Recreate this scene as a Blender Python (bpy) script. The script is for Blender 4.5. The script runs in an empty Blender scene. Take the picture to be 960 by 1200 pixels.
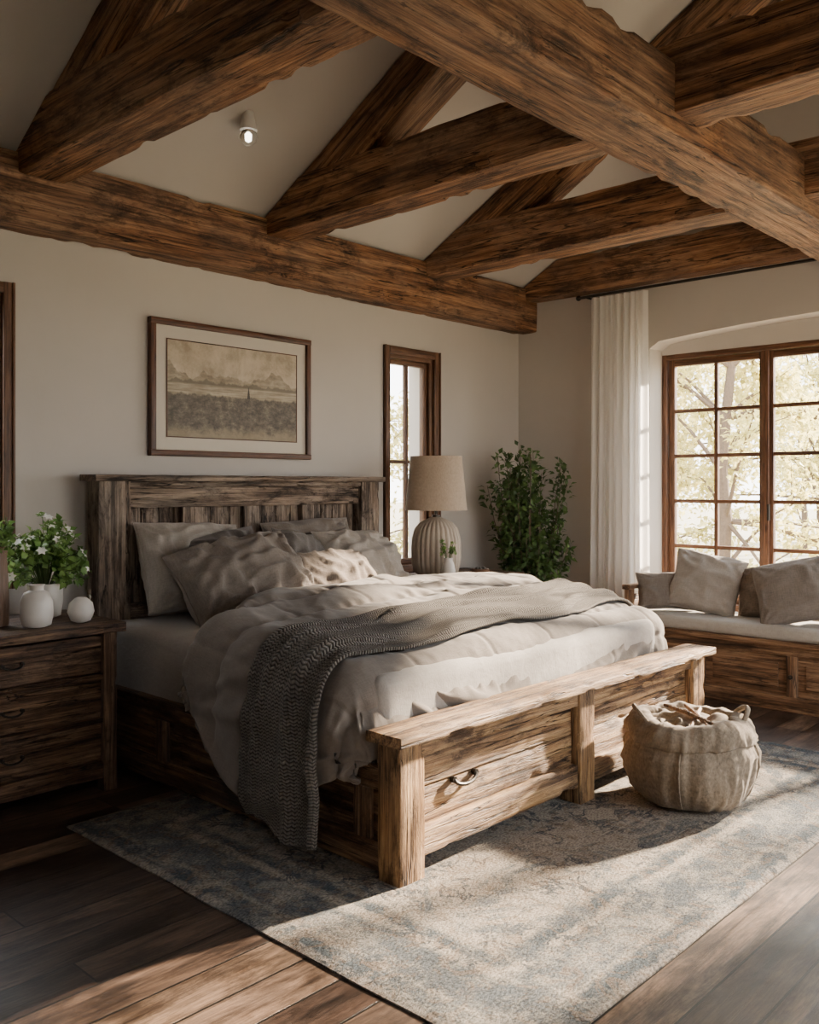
import bpy, bmesh, math, random
from math import sin, cos, pi, radians, sqrt, hypot, exp
from mathutils import Vector, Matrix, noise, Euler
from mathutils.bvhtree import BVHTree
random.seed(7)
S = bpy.context.scene
COL = S.collection
V = Vector
nz = noise.noise

# ------------------------------------------------------------------ materials
def mk(name):
    m = bpy.data.materials.new(name); m.use_nodes = True
    nt = m.node_tree; b = nt.nodes['Principled BSDF']
    return m, nt, b
def nd(nt, typ, i=None, **kw):
    n = nt.nodes.new(typ)
    for k, v in kw.items(): setattr(n, k, v)
    if i:
        for k, v in i.items():
            if isinstance(v, bpy.types.NodeSocket): nt.links.new(v, n.inputs[k])
            else: n.inputs[k].default_value = v
    return n
def c4(c): return (c[0], c[1], c[2], 1)
def ramp(nt, fac, stops, interp='LINEAR'):
    n = nt.nodes.new('ShaderNodeValToRGB'); n.color_ramp.interpolation = interp
    e = n.color_ramp.elements
    while len(e) < len(stops): e.new(0.5)
    for k, (p, c) in enumerate(stops):
        e[k].position = p; e[k].color = c4(c) if hasattr(c, '__len__') else (c, c, c, 1)
    nt.links.new(fac, n.inputs[0]); return n.outputs[0]
def mix(nt, fac, a, b, bt='MIX'):
    n = nt.nodes.new('ShaderNodeMix'); n.data_type = 'RGBA'; n.blend_type = bt
    for s, v in ((0, fac), (6, a), (7, b)):
        if isinstance(v, bpy.types.NodeSocket): nt.links.new(v, n.inputs[s])
        else: n.inputs[s].default_value = (c4(v) if s else v)
    return n.outputs[2]
def mth(nt, op, a, b=0.0, c=None):
    n = nt.nodes.new('ShaderNodeMath'); n.operation = op
    for k, v in enumerate((a, b) if c is None else (a, b, c)):
        if isinstance(v, bpy.types.NodeSocket): nt.links.new(v, n.inputs[k])
        else: n.inputs[k].default_value = v
    return n.outputs[0]
def bump(nt, b, h, strength=.4, dist=.01, prev=None):
    i = {'Height': h, 'Strength': strength, 'Distance': dist}
    if prev: i['Normal'] = prev
    n = nd(nt, 'ShaderNodeBump', i)
    nt.links.new(n.outputs[0], b.inputs['Normal']); return n.outputs[0]
def noi(nt, vec, scale, detail=6, rough=.6, dist=0.):
    return nd(nt, 'ShaderNodeTexNoise', {'Vector': vec, 'Scale': scale, 'Detail': detail, 'Roughness': rough, 'Distortion': dist}).outputs[0]
def mapp(nt, vec, sc):
    return nd(nt, 'ShaderNodeMapping', {'Vector': vec, 'Scale': sc}).outputs[0]

def wood(name, dark, mid, light, rough=.6, s=1.0, crack=.8, bstr=.6, patch=.5, grey=0.):
    m, nt, b = mk(name)
    tc = nd(nt, 'ShaderNodeTexCoord'); oi = nd(nt, 'ShaderNodeObjectInfo')
    off = nd(nt, 'ShaderNodeVectorMath', {0: tc.outputs['Object']}, operation='ADD')
    sc = nd(nt, 'ShaderNodeVectorMath', {0: (13.7, 7.3, 5.1)}, operation='SCALE')
    nt.links.new(oi.outputs['Random'], sc.inputs[3]); nt.links.new(sc.outputs[0], off.inputs[1])
    v = off.outputs[0]
    g = noi(nt, mapp(nt, v, (.8*s, 16*s, 16*s)), 1.6, 8, .66, .5)
    f = noi(nt, mapp(nt, v, (2.2*s, 90*s, 90*s)), 1.5, 3, .6, .1)
    pz = noi(nt, mapp(nt, v, (1.7*s, 4.6*s, 4.6*s)), 1.6, 9, .76, .4)
    p2 = noi(nt, mapp(nt, v, (1.1*s, 2.2*s, 2.2*s)), 1.3, 5, .6, .3)
    ck = noi(nt, mapp(nt, v, (.5*s, 11*s, 11*s)), 1.5, 3, .5, .2)
    chip = noi(nt, mapp(nt, v, (6*s, 26*s, 26*s)), 1.4, 5, .75, .3)
    col = ramp(nt, g, [(.34, dark), (.47, mid), (.62, light)])
    fcol = ramp(nt, f, [(.36, (.50, .46, .43)), (.50, (1, 1, 1)), (.70, (1.15, 1.13, 1.10))])
    col = mix(nt, 1.0, col, fcol, 'MULTIPLY')
    if grey:
        gm = ramp(nt, p2, [(.42, 0.), (.62, 1.)])
        lum = sum(light)/3
        gcol = mix(nt, 1., (lum*1.02, lum*.88, lum*.74), ramp(nt, g, [(.34, (.35, .33, .31)), (.6, (1, 1, 1))]), 'MULTIPLY')
        col = mix(nt, mth(nt, 'MULTIPLY', gm, grey), col, gcol)
    pcol = ramp(nt, pz, [(.38, (.20, .165, .14)), (.49, (.90, .90, .90)), (.64, (1.25, 1.22, 1.16))])
    col = mix(nt, patch, col, pcol, 'MULTIPLY')
    cm = ramp(nt, ck, [(.486, 0.), (.497, 1.), (.503, 1.), (.514, 0.)])
    gate = ramp(nt, p2, [(.48, 1.), (.60, .15)])
    cm = mth(nt, 'MULTIPLY', cm, gate)
    cm2 = mth(nt, 'MULTIPLY', cm, crack)
    col = mix(nt, cm2, col, tuple(x*.15 for x in dark))
    chm = ramp(nt, chip, [(.33, 1.), (.38, 0.)])
    col = mix(nt, mth(nt, 'MULTIPLY', chm, crack*.8), col, tuple(x*.4 for x in dark))
    vo = nd(nt, 'ShaderNodeTexVoronoi', {'Vector': mapp(nt, v, (1.2*s, 4*s, 4*s)), 'Scale': 1.3}).outputs['Distance']
    kn = ramp(nt, vo, [(.03, 1.), (.11, 0.)])
    col = mix(nt, mth(nt, 'MULTIPLY', kn, .8), col, tuple(x*.35 for x in dark))
    nt.links.new(col, b.inputs['Base Color'])
    b.inputs['Roughness'].default_value = rough
    b.inputs['Specular IOR Level'].default_value = .35
    h = mth(nt, 'ADD', mth(nt, 'MULTIPLY', g, .8), mth(nt, 'MULTIPLY', f, .3))
    h = mth(nt, 'ADD', h, mth(nt, 'MULTIPLY', pz, .8))
    h = mth(nt, 'SUBTRACT', h, mth(nt, 'MULTIPLY', cm, .7))
    h = mth(nt, 'SUBTRACT', h, mth(nt, 'MULTIPLY', chm, .4))
    bump(nt, b, h, bstr, .018)
    return m

def plain(name, c, rough=.5, metal=0, var=.1, scale=8., bs=.15):
    m, nt, b = mk(name)
    tc = nd(nt, 'ShaderNodeTexCoord').outputs['Object']
    n = noi(nt, tc, scale, 5)
    col = mix(nt, n, tuple(x*(1-var) for x in c), tuple(min(1, x*(1+var)) for x in c))
    nt.links.new(col, b.inputs['Base Color'])
    b.inputs['Roughness'].default_value = rough; b.inputs['Metallic'].default_value = metal
    bump(nt, b, n, bs, .005)
    return m

def fabric(name, c, var=.18, uv=False, fine=1.0, trans=0.):
    m, nt, b = mk(name)
    tc = nd(nt, 'ShaderNodeTexCoord').outputs['UV' if uv else 'Object']
    n1 = noi(nt, mapp(nt, tc, (25*fine, 220*fine, 60)), 1, 3)
    n2 = noi(nt, mapp(nt, tc, (220*fine, 25*fine, 60)), 1, 3)
    n3 = noi(nt, tc, 3.5, 4)
    w = mth(nt, 'ADD', mth(nt, 'MULTIPLY', n1, .5), mth(nt, 'MULTIPLY', n2, .5))
    w2 = mth(nt, 'ADD', mth(nt, 'MULTIPLY', w, .75), mth(nt, 'MULTIPLY', n3, .25))
    col = ramp(nt, w2, [(.36, tuple(x*(1-var*1.6) for x in c)), (.64, tuple(min(1, x*(1+var)) for x in c))])
    nt.links.new(col, b.inputs['Base Color'])
    b.inputs['Roughness'].default_value = .95
    b.inputs['Specular IOR Level'].default_value = .15
    b.inputs['Sheen Weight'].default_value = .15
    b.inputs['Sheen Roughness'].default_value = .5
    fol = noi(nt, tc, 14, 5, .6, .5)
    bump(nt, b, mth(nt, 'ADD', mth(nt, 'MULTIPLY', w, .35), mth(nt, 'MULTIPLY', fol, .7)), .4, .012)
    return m

def leafmat(name, c1, c2, tr=.35):
    m, nt, b = mk(name)
    tc = nd(nt, 'ShaderNodeTexCoord').outputs['Object']
    n = nd(nt, 'ShaderNodeTexNoise', {'Vector': tc, 'Scale': 9., 'Detail': 3.}).outputs[0]
    col = ramp(nt, n, [(.35, c1), (.65, c2)])
    nt.links.new(col, b.inputs['Base Color']); b.inputs['Roughness'].default_value = .5
    t = nd(nt, 'ShaderNodeBsdfTranslucent', {'Color': col})
    mx = nd(nt, 'ShaderNodeMixShader', {0: tr})
    nt.links.new(b.outputs[0], mx.inputs[1]); nt.links.new(t.outputs[0], mx.inputs[2])
    nt.links.new(mx.outputs[0], nt.nodes['Material Output'].inputs[0])
    return m

M_beam = wood('beam_wood', (.070, .029, .013), (.235, .105, .046), (.42, .225, .112), .6, 1.0, .95, .9, .9, .28)
M_bed = wood('bed_weathered_wood', (.075, .039, .019), (.30, .168, .075), (.49, .315, .152), .55, 1.3, .95, .9, 1., .2)
M_head = wood('headboard_weathered_wood', (.042, .028, .020), (.165, .115, .082), (.35, .265, .20), .65, 1.4, .95, .9, 1., .5)  # weathered grey-brown; the darker tint than the bed paints in shade
M_dark = wood('nightstand_dark_wood', (.024, .012, .008), (.105, .055, .030), (.26, .155, .088), .5, 1.4, .95, .8, 1., .2)
M_frame = wood('window_frame_wood', (.055, .023, .012), (.13, .060, .031), (.20, .10, .054), .4, 1.5, .3, .25, .3)
M_bench = wood('bench_wood', (.045, .024, .013), (.18, .095, .048), (.32, .19, .105), .5, 1.2, .7, .5, .6)
M_pic = wood('picture_frame_wood', (.030, .011, .005), (.09, .034, .016), (.14, .055, .027), .35, 2, .2, .2, .2)

def plaster(name, c):
    m, nt, b = mk(name)
    tc = nd(nt, 'ShaderNodeTexCoord').outputs['Object']
    n = noi(nt, tc, 1.1, 5, .6, .3); f = noi(nt, tc, 45, 4)
    col = mix(nt, n, tuple(x*.88 for x in c), tuple(min(1, x*1.09) for x in c))
    nt.links.new(col, b.inputs['Base Color']); b.inputs['Roughness'].default_value = .9
    bump(nt, b, mth(nt, 'ADD', mth(nt, 'MULTIPLY', n, 1.), mth(nt, 'MULTIPLY', f, .12)), .25, .01)
    return m
M_wall = plaster('wall_plaster', (.53, .492, .450))
M_ceil = plaster('ceiling_plaster', (.52, .487, .450))

# floor
m, nt, b = mk('floor_planks'); M_floor = m
tc = nd(nt, 'ShaderNodeTexCoord').outputs['Object']
br = nd(nt, 'ShaderNodeTexBrick', {'Vector': tc, 'Color1': (0, 0, 0, 1), 'Color2': (1, 1, 1, 1), 'Mortar': (0, 0, 0, 1), 'Scale': 1., 'Mortar Size': .004, 'Mortar Smooth': .1, 'Bias': 0., 'Brick Width': 2.1, 'Row Height': .165}, offset=.37, offset_frequency=3)
rnd = br.outputs[0]
vv = nd(nt, 'ShaderNodeVectorMath', {0: tc}, operation='ADD')
cx = nd(nt, 'ShaderNodeCombineXYZ', {0: mth(nt, 'MULTIPLY', rnd, 17.), 1: mth(nt, 'MULTIPLY', rnd, 5.)})
nt.links.new(cx.outputs[0], vv.inputs[1])
g = noi(nt, mapp(nt, vv.outputs[0], (1.2, 13, 1)), 1.6, 9, .72, .8)
f = noi(nt, mapp(nt, vv.outputs[0], (4, 90, 1)), 1.4, 5, .7, .2)
bl = noi(nt, mapp(nt, vv.outputs[0], (1.8, 4.5, 1)), 1.5, 8, .75, .4)
base = ramp(nt, rnd, [(.0, (.038, .024, .018)), (.35, (.072, .047, .034)), (.7, (.118, .081, .058)), (1., (.21, .145, .10))])
gc = ramp(nt, g, [(.34, (.22, .19, .17)), (.50, (.95, .95, .95)), (.66, (1.6, 1.52, 1.42))])
col = mix(nt, 1., base, gc, 'MULTIPLY')
col = mix(nt, .7, col, ramp(nt, f, [(.36, (.45, .43, .42)), (.58, (1.15, 1.15, 1.15))]), 'MULTIPLY')
col = mix(nt, .9, col, ramp(nt, bl, [(.41, (.32, .29, .27)), (.56, (1.15, 1.15, 1.15))]), 'MULTIPLY')
col = mix(nt, br.outputs['Fac'], col, (.006, .005, .004))
nt.links.new(col, b.inputs['Base Color'])
rr = ramp(nt, noi(nt, tc, 2.5, 4), [(.3, .30), (.7, .48)])
nt.links.new(rr, b.inputs['Roughness'])
h = mth(nt, 'SUBTRACT', mth(nt, 'ADD', mth(nt, 'MULTIPLY', g, .5), mth(nt, 'MULTIPLY', bl, .4)), mth(nt, 'MULTIPLY', br.outputs['Fac'], 1.))
bump(nt, b, h, .5, .007)

# rug
RX0, RX1, RY0, RY1 = 1.83, 5.15, 1.32, 3.71
hx, hy = (RX1-RX0)/2, (RY1-RY0)/2
m, nt, b = mk('rug_distressed'); M_rug = m
tc = nd(nt, 'ShaderNodeTexCoord').outputs['Object']
sp = nd(nt, 'ShaderNodeSeparateXYZ', {0: tc})
ax = mth(nt, 'ABSOLUTE', sp.outputs[0]); ay = mth(nt, 'ABSOLUTE', sp.outputs[1])
dd = mth(nt, 'MINIMUM', mth(nt, 'SUBTRACT', hx, ax), mth(nt, 'SUBTRACT', hy, ay))
sym = nd(nt, 'ShaderNodeCombineXYZ', {0: ax, 1: ay}).outputs[0]
dn = mth(nt, 'ADD', dd, mth(nt, 'MULTIPLY', mth(nt, 'SUBTRACT', noi(nt, tc, 11, 6, .8), .5), .09))
CR = (.31, .275, .228); BL = (.070, .084, .094)
band = ramp(nt, dn, [(.0, (.22, .20, .18)), (.02, (.22, .20, .18)), (.035, BL), (.085, BL), (.105, (.24, .22, .19)), (.13, (.115, .122, .125)), (.27, (.10, .112, .118)), (.29, CR), (.32, CR), (.335, BL), (.37, BL), (.40, CR), (1., (.30, .262, .215))])
vo = nd(nt, 'ShaderNodeTexVoronoi', {'Vector': sym, 'Scale': 8.}, feature='SMOOTH_F1').outputs['Distance']
wv = noi(nt, sym, 5.0, 4, .6, 2.5)
pat = mth(nt, 'ADD', mth(nt, 'MULTIPLY', vo, .5), wv)
pm = ramp(nt, pat, [(.60, 0.), (.62, 1.), (.68, 1.), (.71, 0.)])
dis = ramp(nt, noi(nt, tc, 2.2, 9, .75, .6), [(.38, 0.), (.50, 1.)])
col = mix(nt, mth(nt, 'MULTIPLY', pm, mth(nt, 'MULTIPLY', dis, .95)), band, (.070, .077, .083))
pm2 = ramp(nt, noi(nt, sym, 8.5, 5, .65, 2.), [(.52, 0.), (.56, 1.)])
col = mix(nt, mth(nt, 'MULTIPLY', pm2, .5), col, (.17, .12, .08))
pm3 = ramp(nt, noi(nt, sym, 3.2, 6, .7, 1.5), [(.52, 0.), (.57, 1.)])
col = mix(nt, mth(nt, 'MULTIPLY', pm3, .75), col, (.105, .118, .127))
dis2 = ramp(nt, noi(nt, tc, 6.5, 10, .8, .3), [(.47, 0.), (.60, 1.)])
col = mix(nt, mth(nt, 'MULTIPLY', dis2, .50), col, (.40, .36, .30))
spk = noi(nt, mapp(nt, tc, (80, 130, 1)), 1, 3)
col = mix(nt, .9, col, ramp(nt, spk, [(.36, (.45, .45, .45)), (.6, (1.15, 1.15, 1.15))]), 'MULTIPLY')
nt.links.new(col, b.inputs['Base Color']); b.inputs['Roughness'].default_value = 1.
b.inputs['Specular IOR Level'].default_value = .1
bump(nt, b, mth(nt, 'ADD', spk, mth(nt, 'MULTIPLY', dis2, .3)), .8, .006)

M_duvet = fabric('duvet_linen', (.170, .147, .126), .12, uv=True)
M_sheet = fabric('sheet_linen', (.34, .315, .285), .08)
M_pA = fabric('pillow_linen_light', (.31, .275, .238), .14)
M_pB = fabric('pillow_linen_taupe', (.19, .161, .135), .2)
M_pC = fabric('pillow_linen_grey', (.145, .130, .118), .18)
M_pD = fabric('pillow_lumbar_brown', (.17, .136, .108), .28)
M_cush = fabric('bench_cushion_linen', (.40, .365, .315), .10)
M_sack = fabric('basket_canvas', (.25, .20, .145), .28, fine=.6)
M_shade = fabric('lampshade_linen', (.42, .335, .255), .12)

# knit throw (uv metres)
m, nt, b = mk('throw_knit'); M_throw = m
tc = nd(nt, 'ShaderNodeTexCoord').outputs['UV']
wob = nd(nt, 'ShaderNodeVectorMath', {0: tc}, operation='ADD')
nn = nd(nt, 'ShaderNodeTexNoise', {'Vector': tc, 'Scale': 25., 'Detail': 2.})
sc = nd(nt, 'ShaderNodeVectorMath', {0: nn.outputs['Color']}, operation='SCALE'); sc.inputs[3].default_value = .012
nt.links.new(sc.outputs[0], wob.inputs[1])
s2 = nd(nt, 'ShaderNodeSeparateXYZ', {0: wob.outputs[0]})
U, W = s2.outputs[0], s2.outputs[1]
tri = mth(nt, 'ABSOLUTE', mth(nt, 'SUBTRACT', mth(nt, 'FRACT', mth(nt, 'MULTIPLY', W, 52.)), .5))
st = mth(nt, 'SINE', mth(nt, 'ADD', mth(nt, 'MULTIPLY', U, 480.), mth(nt, 'MULTIPLY', tri, 7.)))
kn = mth(nt, 'MULTIPLY', mth(nt, 'ADD', mth(nt, 'MULTIPLY', st, .5), .5), ramp(nt, tri, [(.0, .35), (.12, 1.), (.38, 1.), (.5, .35)]))
col = ramp(nt, kn, [(.0, (.055, .049, .042)), (.75, (.245, .218, .186))])
col = mix(nt, .6, col, ramp(nt, noi(nt, tc, 40, 5, .7), [(.3, (.6, .6, .6)), (.7, (1.25, 1.25, 1.25))]), 'MULTIPLY')
nt.links.new(col, b.inputs['Base Color']); b.inputs['Roughness'].default_value = 1.; b.inputs['Sheen Weight'].default_value = .2
b.inputs['Specular IOR Level'].default_value = .1
bump(nt, b, kn, 1., .012)

# curtain
m, nt, b = mk('sheer_curtain'); M_curt = m
b.inputs['Base Color'].default_value = (.92, .90, .87, 1); b.inputs['Roughness'].default_value = .9
tcc = nd(nt, 'ShaderNodeTexCoord').outputs['Object']
bump(nt, b, noi(nt, mapp(nt, tcc, (200, 200, 20)), 1, 2), .2, .003)
t = nd(nt, 'ShaderNodeBsdfTranslucent', {'Color': (.95, .93, .90, 1)}); tp = nd(nt, 'ShaderNodeBsdfTransparent')
m1 = nd(nt, 'ShaderNodeMixShader', {0: .5}); nt.links.new(b.outputs[0], m1.inputs[1]); nt.links.new(t.outputs[0], m1.inputs[2])
m2 = nd(nt, 'ShaderNodeMixShader', {0: .08}); nt.links.new(m1.outputs[0], m2.inputs[1]); nt.links.new(tp.outputs[0], m2.inputs[2])
nt.links.new(m2.outputs[0], nt.nodes['Material Output'].inputs[0])
# window glass
m, nt, b = mk('window_glass'); M_glass = m
gl = nd(nt, 'ShaderNodeBsdfGlossy', {'Roughness': .03}); tp = nd(nt, 'ShaderNodeBsdfTransparent')
mx = nd(nt, 'ShaderNodeMixShader', {0: .04}); nt.links.new(tp.outputs[0], mx.inputs[1]); nt.links.new(gl.outputs[0], mx.inputs[2])
nt.links.new(mx.outputs[0], nt.nodes['Material Output'].inputs[0])
m, nt, b = mk('clear_glass'); M_clear = m
b.inputs['Transmission Weight'].default_value = 1.; b.inputs['Roughness'].default_value = .03; b.inputs['Base Color'].default_value = (.95, .97, .95, 1)
m, nt, b = mk('lit_filament'); M_bulb = m
b.inputs['Base Color'].default_value = (.9, .88, .82, 1)
b.inputs['Emission Color'].default_value = (1, .9, .75, 1); b.inputs['Emission Strength'].default_value = 8

M_metal = plain('antique_iron', (.05, .045, .04), .4, .9)
M_cer = plain('white_ceramic', (.60, .565, .515), .4, 0, .06, 14)
M_rib = plain('ribbed_ceramic_beige', (.40, .335, .265), .7, 0, .15, 25, .3)
M_brownv = plain('brown_vase', (.13, .07, .04), .45, 0, .3, 12)
M_pot = plain('clay_pot', (.10, .085, .07), .8, 0, .2, 12, .4)
M_soil = plain('soil', (.03, .02, .014), .95, 0, .4, 60, .8)
M_white = plain('white_fixture', (.7, .68, .65), .4)
M_petal = plain('white_petals', (.85, .85, .80), .6)
M_bark = plain('bark', (.13, .095, .07), .9, 0, .4, 30, .8)
M_stem = plain('green_stem', (.07, .11, .03), .6)
M_leafd = leafmat('leaf_dark', (.030, .065, .016), (.11, .19, .05), .25)
M_leafl = leafmat('leaf_fresh', (.10, .20, .045), (.24, .38, .10), .3)
M_tree = leafmat('leaf_autumn', (.50, .47, .18), (.78, .70, .32), .5)  # yellow-green leaves, paled so overexposed sunlight is painted into the colour
M_grass = plain('grass', (.34, .31, .22), .9, 0, .35, 3, .5)
M_mat = plain('picture_mat_board', (.60, .55, .475), .8, 0, .04)

# artwork
m, nt, b = mk('landscape_print'); M_art = m
tc = nd(nt, 'ShaderNodeTexCoord').outputs['Object']
sp = nd(nt, 'ShaderNodeSeparateXYZ', {0: tc}); px, pz = sp.outputs[0], sp.outputs[2]
def edge(thr, w=.01):
    d_ = mth(nt, 'SUBTRACT', thr, pz); return mth(nt, 'MINIMUM', mth(nt, 'MAXIMUM', mth(nt, 'DIVIDE', d_, w), 0.), 1.)
n1 = noi(nt, mapp(nt, tc, (1, 0, 0)), 5, 4, .45)
sky = ramp(nt, noi(nt, tc, 6, 8, .75), [(.35, (.38, .31, .22)), (.5, (.53, .45, .34)), (.7, (.64, .56, .44))])
ridge = mth(nt, 'ADD', mth(nt, 'MULTIPLY', mth(nt, 'SUBTRACT', n1, .40), .38), .065)
mt = ramp(nt, noi(nt, mapp(nt, tc, (7, 1, 20)), 1.8, 8, .7), [(.38, (.17, .14, .10)), (.6, (.42, .35, .25))])
col = mix(nt, mth(nt, 'MULTIPLY', edge(ridge, .006), .85), sky, mt)
ridge2 = mth(nt, 'ADD', mth(nt, 'MULTIPLY', mth(nt, 'SUBTRACT', noi(nt, mapp(nt, tc, (1, 0, 0)), 11, 5, .6), .45), .12), .055)
col = mix(nt, mth(nt, 'MULTIPLY', edge(ridge2, .008), .8), col, (.15, .125, .09))
wat = ramp(nt, noi(nt, mapp(nt, tc, (3, 1, 60)), 1.5, 6, .7), [(.38, (.24, .20, .14)), (.6, (.50, .43, .32))])
col = mix(nt, edge(.04, .01), col, wat)
shl = mth(nt, 'ADD', -.02, mth(nt, 'MULTIPLY', mth(nt, 'SUBTRACT', noi(nt, mapp(nt, tc, (1, 0, 0)), 12, 7, .7), .5), .09))
fg = ramp(nt, noi(nt, mapp(nt, tc, (8, 1, 12)), 1.8, 10, .85), [(.42, (.035, .03, .024)), (.54, (.13, .105, .08)), (.66, (.34, .285, .20))])
col = mix(nt, mth(nt, 'MULTIPLY', edge(shl, .012), .95), col, fg)
lo = edge(mth(nt, 'ADD', -.21, mth(nt, 'MULTIPLY', mth(nt, 'SUBTRACT', noi(nt, tc, 9, 8, .75), .5), .2)), .05)
col = mix(nt, mth(nt, 'MULTIPLY', lo, .7), col, (.36, .30, .21))
bx = mth(nt, 'ABSOLUTE', mth(nt, 'SUBTRACT', px, .10)); bw = mth(nt, 'MULTIPLY', mth(nt, 'SUBTRACT', .05, pz), .16)
bt = mth(nt, 'MULTIPLY', mth(nt, 'LESS_THAN', bx, bw), mth(nt, 'GREATER_THAN', pz, -.03))
col = mix(nt, bt, col, (.05, .04, .03))
stn = noi(nt, tc, 3.2, 7, .7)
col = mix(nt, .5, col, ramp(nt, stn, [(.35, (.55, .50, .43)), (.55, (1.05, 1.05, 1.05))]), 'MULTIPLY')
nt.links.new(col, b.inputs['Base Color']); b.inputs['Roughness'].default_value = .55

# ------------------------------------------------------------------ geometry helpers
class G:
    def __init__(s, name, o=(0, 0, 0), rotz=0., local=False):
        e = bpy.data.objects.new(name, None); COL.objects.link(e)
        e.empty_display_size = .1
        e.matrix_world = Matrix.Translation(V(o)) @ Matrix.Rotation(rotz, 4, 'Z')
        s.e = e; s.off = Matrix.Identity(4) if local else Matrix.Translation(-V(o))
def put(ob, parent=None, M=None):
    COL.objects.link(ob)
    M = M or Matrix.Identity(4)
    if parent:
        ob.parent = parent.e; ob.matrix_basis = parent.off @ M
    else: ob.matrix_world = M
    return ob
def from_bm(name, bm, mats, parent=None, M=None, smooth=True, angle=40):
    me = bpy.data.meshes.new(name); bm.normal_update(); bm.to_mesh(me); bm.free()
    for mm in (mats if isinstance(mats, (list, tuple)) else [mats]): me.materials.append(mm)
    if smooth:
        me.polygons.foreach_set('use_smooth', [True]*len(me.polygons))
        if angle < 180: me.set_sharp_from_angle(angle=radians(angle))
    return put(bpy.data.objects.new(name, me), parent, M)

def prism(name, L, w, h, mat, M, parent=None, r=.006, amp=0., post=None, seg=.1, chip=0.):
    r = min(r, w*.3, h*.3)
    k = 4 if amp > 0 else 1
    prof = []
    cs = [(w/2, h/2, 0), (-w/2, h/2, 90), (-w/2, -h/2, 180), (w/2, -h/2, 270)]
    for q, (cy, cz, a0) in enumerate(cs):
        ccy = cy-math.copysign(r, cy); ccz = cz-math.copysign(r, cz)
        for a in (0, 45, 90):
            prof.append((ccy+r*cos(radians(a0+a)), ccz+r*sin(radians(a0+a)), 1))
        n = cs[(q+1) % 4]
        ny = n[0]-math.copysign(r, n[0]); nzz = n[1]-math.copysign(r, n[1])
        e0 = V(prof[-1][:2]); e1 = V((ny+r*cos(radians(n[2])), nzz+r*sin(radians(n[2]))))
        for j in range(1, k):
            p = e0.lerp(e1, j/k); prof.append((p.x, p.y, 0))
    n = max(1, int(L/seg)) if amp > 0 or post else 1
    bm = bmesh.new(); rings = []
    so = random.random()*100
    for i in range(n+1):
        x = -L/2+L*i/n; ring = []
        for (y, z, c) in prof:
            p = V((x, y, z))
            if amp > 0:
                q = p*.6+V((so, 0, 0)); q2 = p*7+V((so, 3, 9))
                p.y += nz(q)*amp*1.2+nz(q2)*amp*.5; p.z += nz(q+V((50, 5, 0)))*amp*1.2+nz(q2+V((0, 50, 7)))*amp*.5
                if c and chip:
                    cc = max(0, nz(V((x*9+so, y*3, z*3)))-.28)*chip*1.6
                    p.y -= math.copysign(cc, y); p.z -= math.copysign(cc, z)
            ring.append(bm.verts.new(p))
        rings.append(ring)
    N = len(prof)
    for i in range(n):
        for j in range(N):
            bm.faces.new((rings[i][j], rings[i+1][j], rings[i+1][(j+1) % N], rings[i][(j+1) % N]))
    bm.faces.new(rings[0]); bm.faces.new(list(reversed(rings[-1])))
    bmesh.ops.recalc_face_normals(bm, faces=bm.faces)
    if post:
        Mi = M.inverted()
        for v in bm.verts: v.co = Mi @ post(M @ v.co)
    return from_bm(name, bm, mat, parent, M, True, 35)

def box(name, x0, x1, y0, y1, z0, z1, mat, parent=None, r=.006, amp=0., post=None, seg=.1, chip=0., grain=None):
    dx, dy, dz = x1-x0, y1-y0, z1-z0
    c = V(((x0+x1)/2, (y0+y1)/2, (z0+z1)/2))
    g = grain or ('x' if dx >= dy and dx >= dz else ('y' if dy >= dz else 'z'))
    if g == 'x': L, w, h, R = dx, dy, dz, Matrix.Identity(4)
    elif g == 'y': L, w, h, R = dy, dx, dz, Matrix.Rotation(pi/2, 4, 'Z')
    else: L, w, h, R = dz, dy, dx, Matrix.Rotation(pi/2, 4, 'Y')
    return prism(name, L, w, h, mat, Matrix.Translation(c) @ R, parent, r, amp, post, seg, chip)

def poly(name, pts, axis, a0, a1, mat, parent=None):
    bm = bmesh.new()
    def P(p, a):
        return V((a, p[0], p[1])) if axis == 'x' else (V((p[0], a, p[1])) if axis == 'y' else V((p[0], p[1], a)))
    A = [bm.verts.new(P(p, a0)) for p in pts]; B = [bm.verts.new(P(p, a1)) for p in pts]
    n = len(pts)
    bm.faces.new(A); bm.faces.new(list(reversed(B)))
    for i in range(n): bm.faces.new((A[i], B[i], B[(i+1) % n], A[(i+1) % n]))
    bmesh.ops.recalc_face_normals(bm, faces=bm.faces)
    bmesh.ops.triangulate(bm, faces=[f for f in bm.faces if len(f.verts) > 4])
    return from_bm(name, bm, mat, parent, None, False)

def lathe(name, prof, mat, parent=None, M=None, seg=48, fn=None, close=True, angle=60):
    bm = bmesh.new(); rings = []
    for (r, z) in prof:
        ring = []
        for k in range(seg):
            a = 2*pi*k/seg; rr, zz = (r, z) if fn is None else fn(r, z, a)
            ring.append(bm.verts.new((rr*cos(a), rr*sin(a), zz)))
        rings.append(ring)
    for i in range(len(rings)-1):
        for k in range(seg):
            bm.faces.new((rings[i][k], rings[i][(k+1) % seg], rings[i+1][(k+1) % seg], rings[i+1][k]))
    if close:
        bm.faces.new(list(reversed(rings[0])))
        bm.faces.new(rings[-1])
    bmesh.ops.recalc_face_normals(bm, faces=bm.faces)
    return from_bm(name, bm, mat, parent, M, True, angle)

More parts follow.
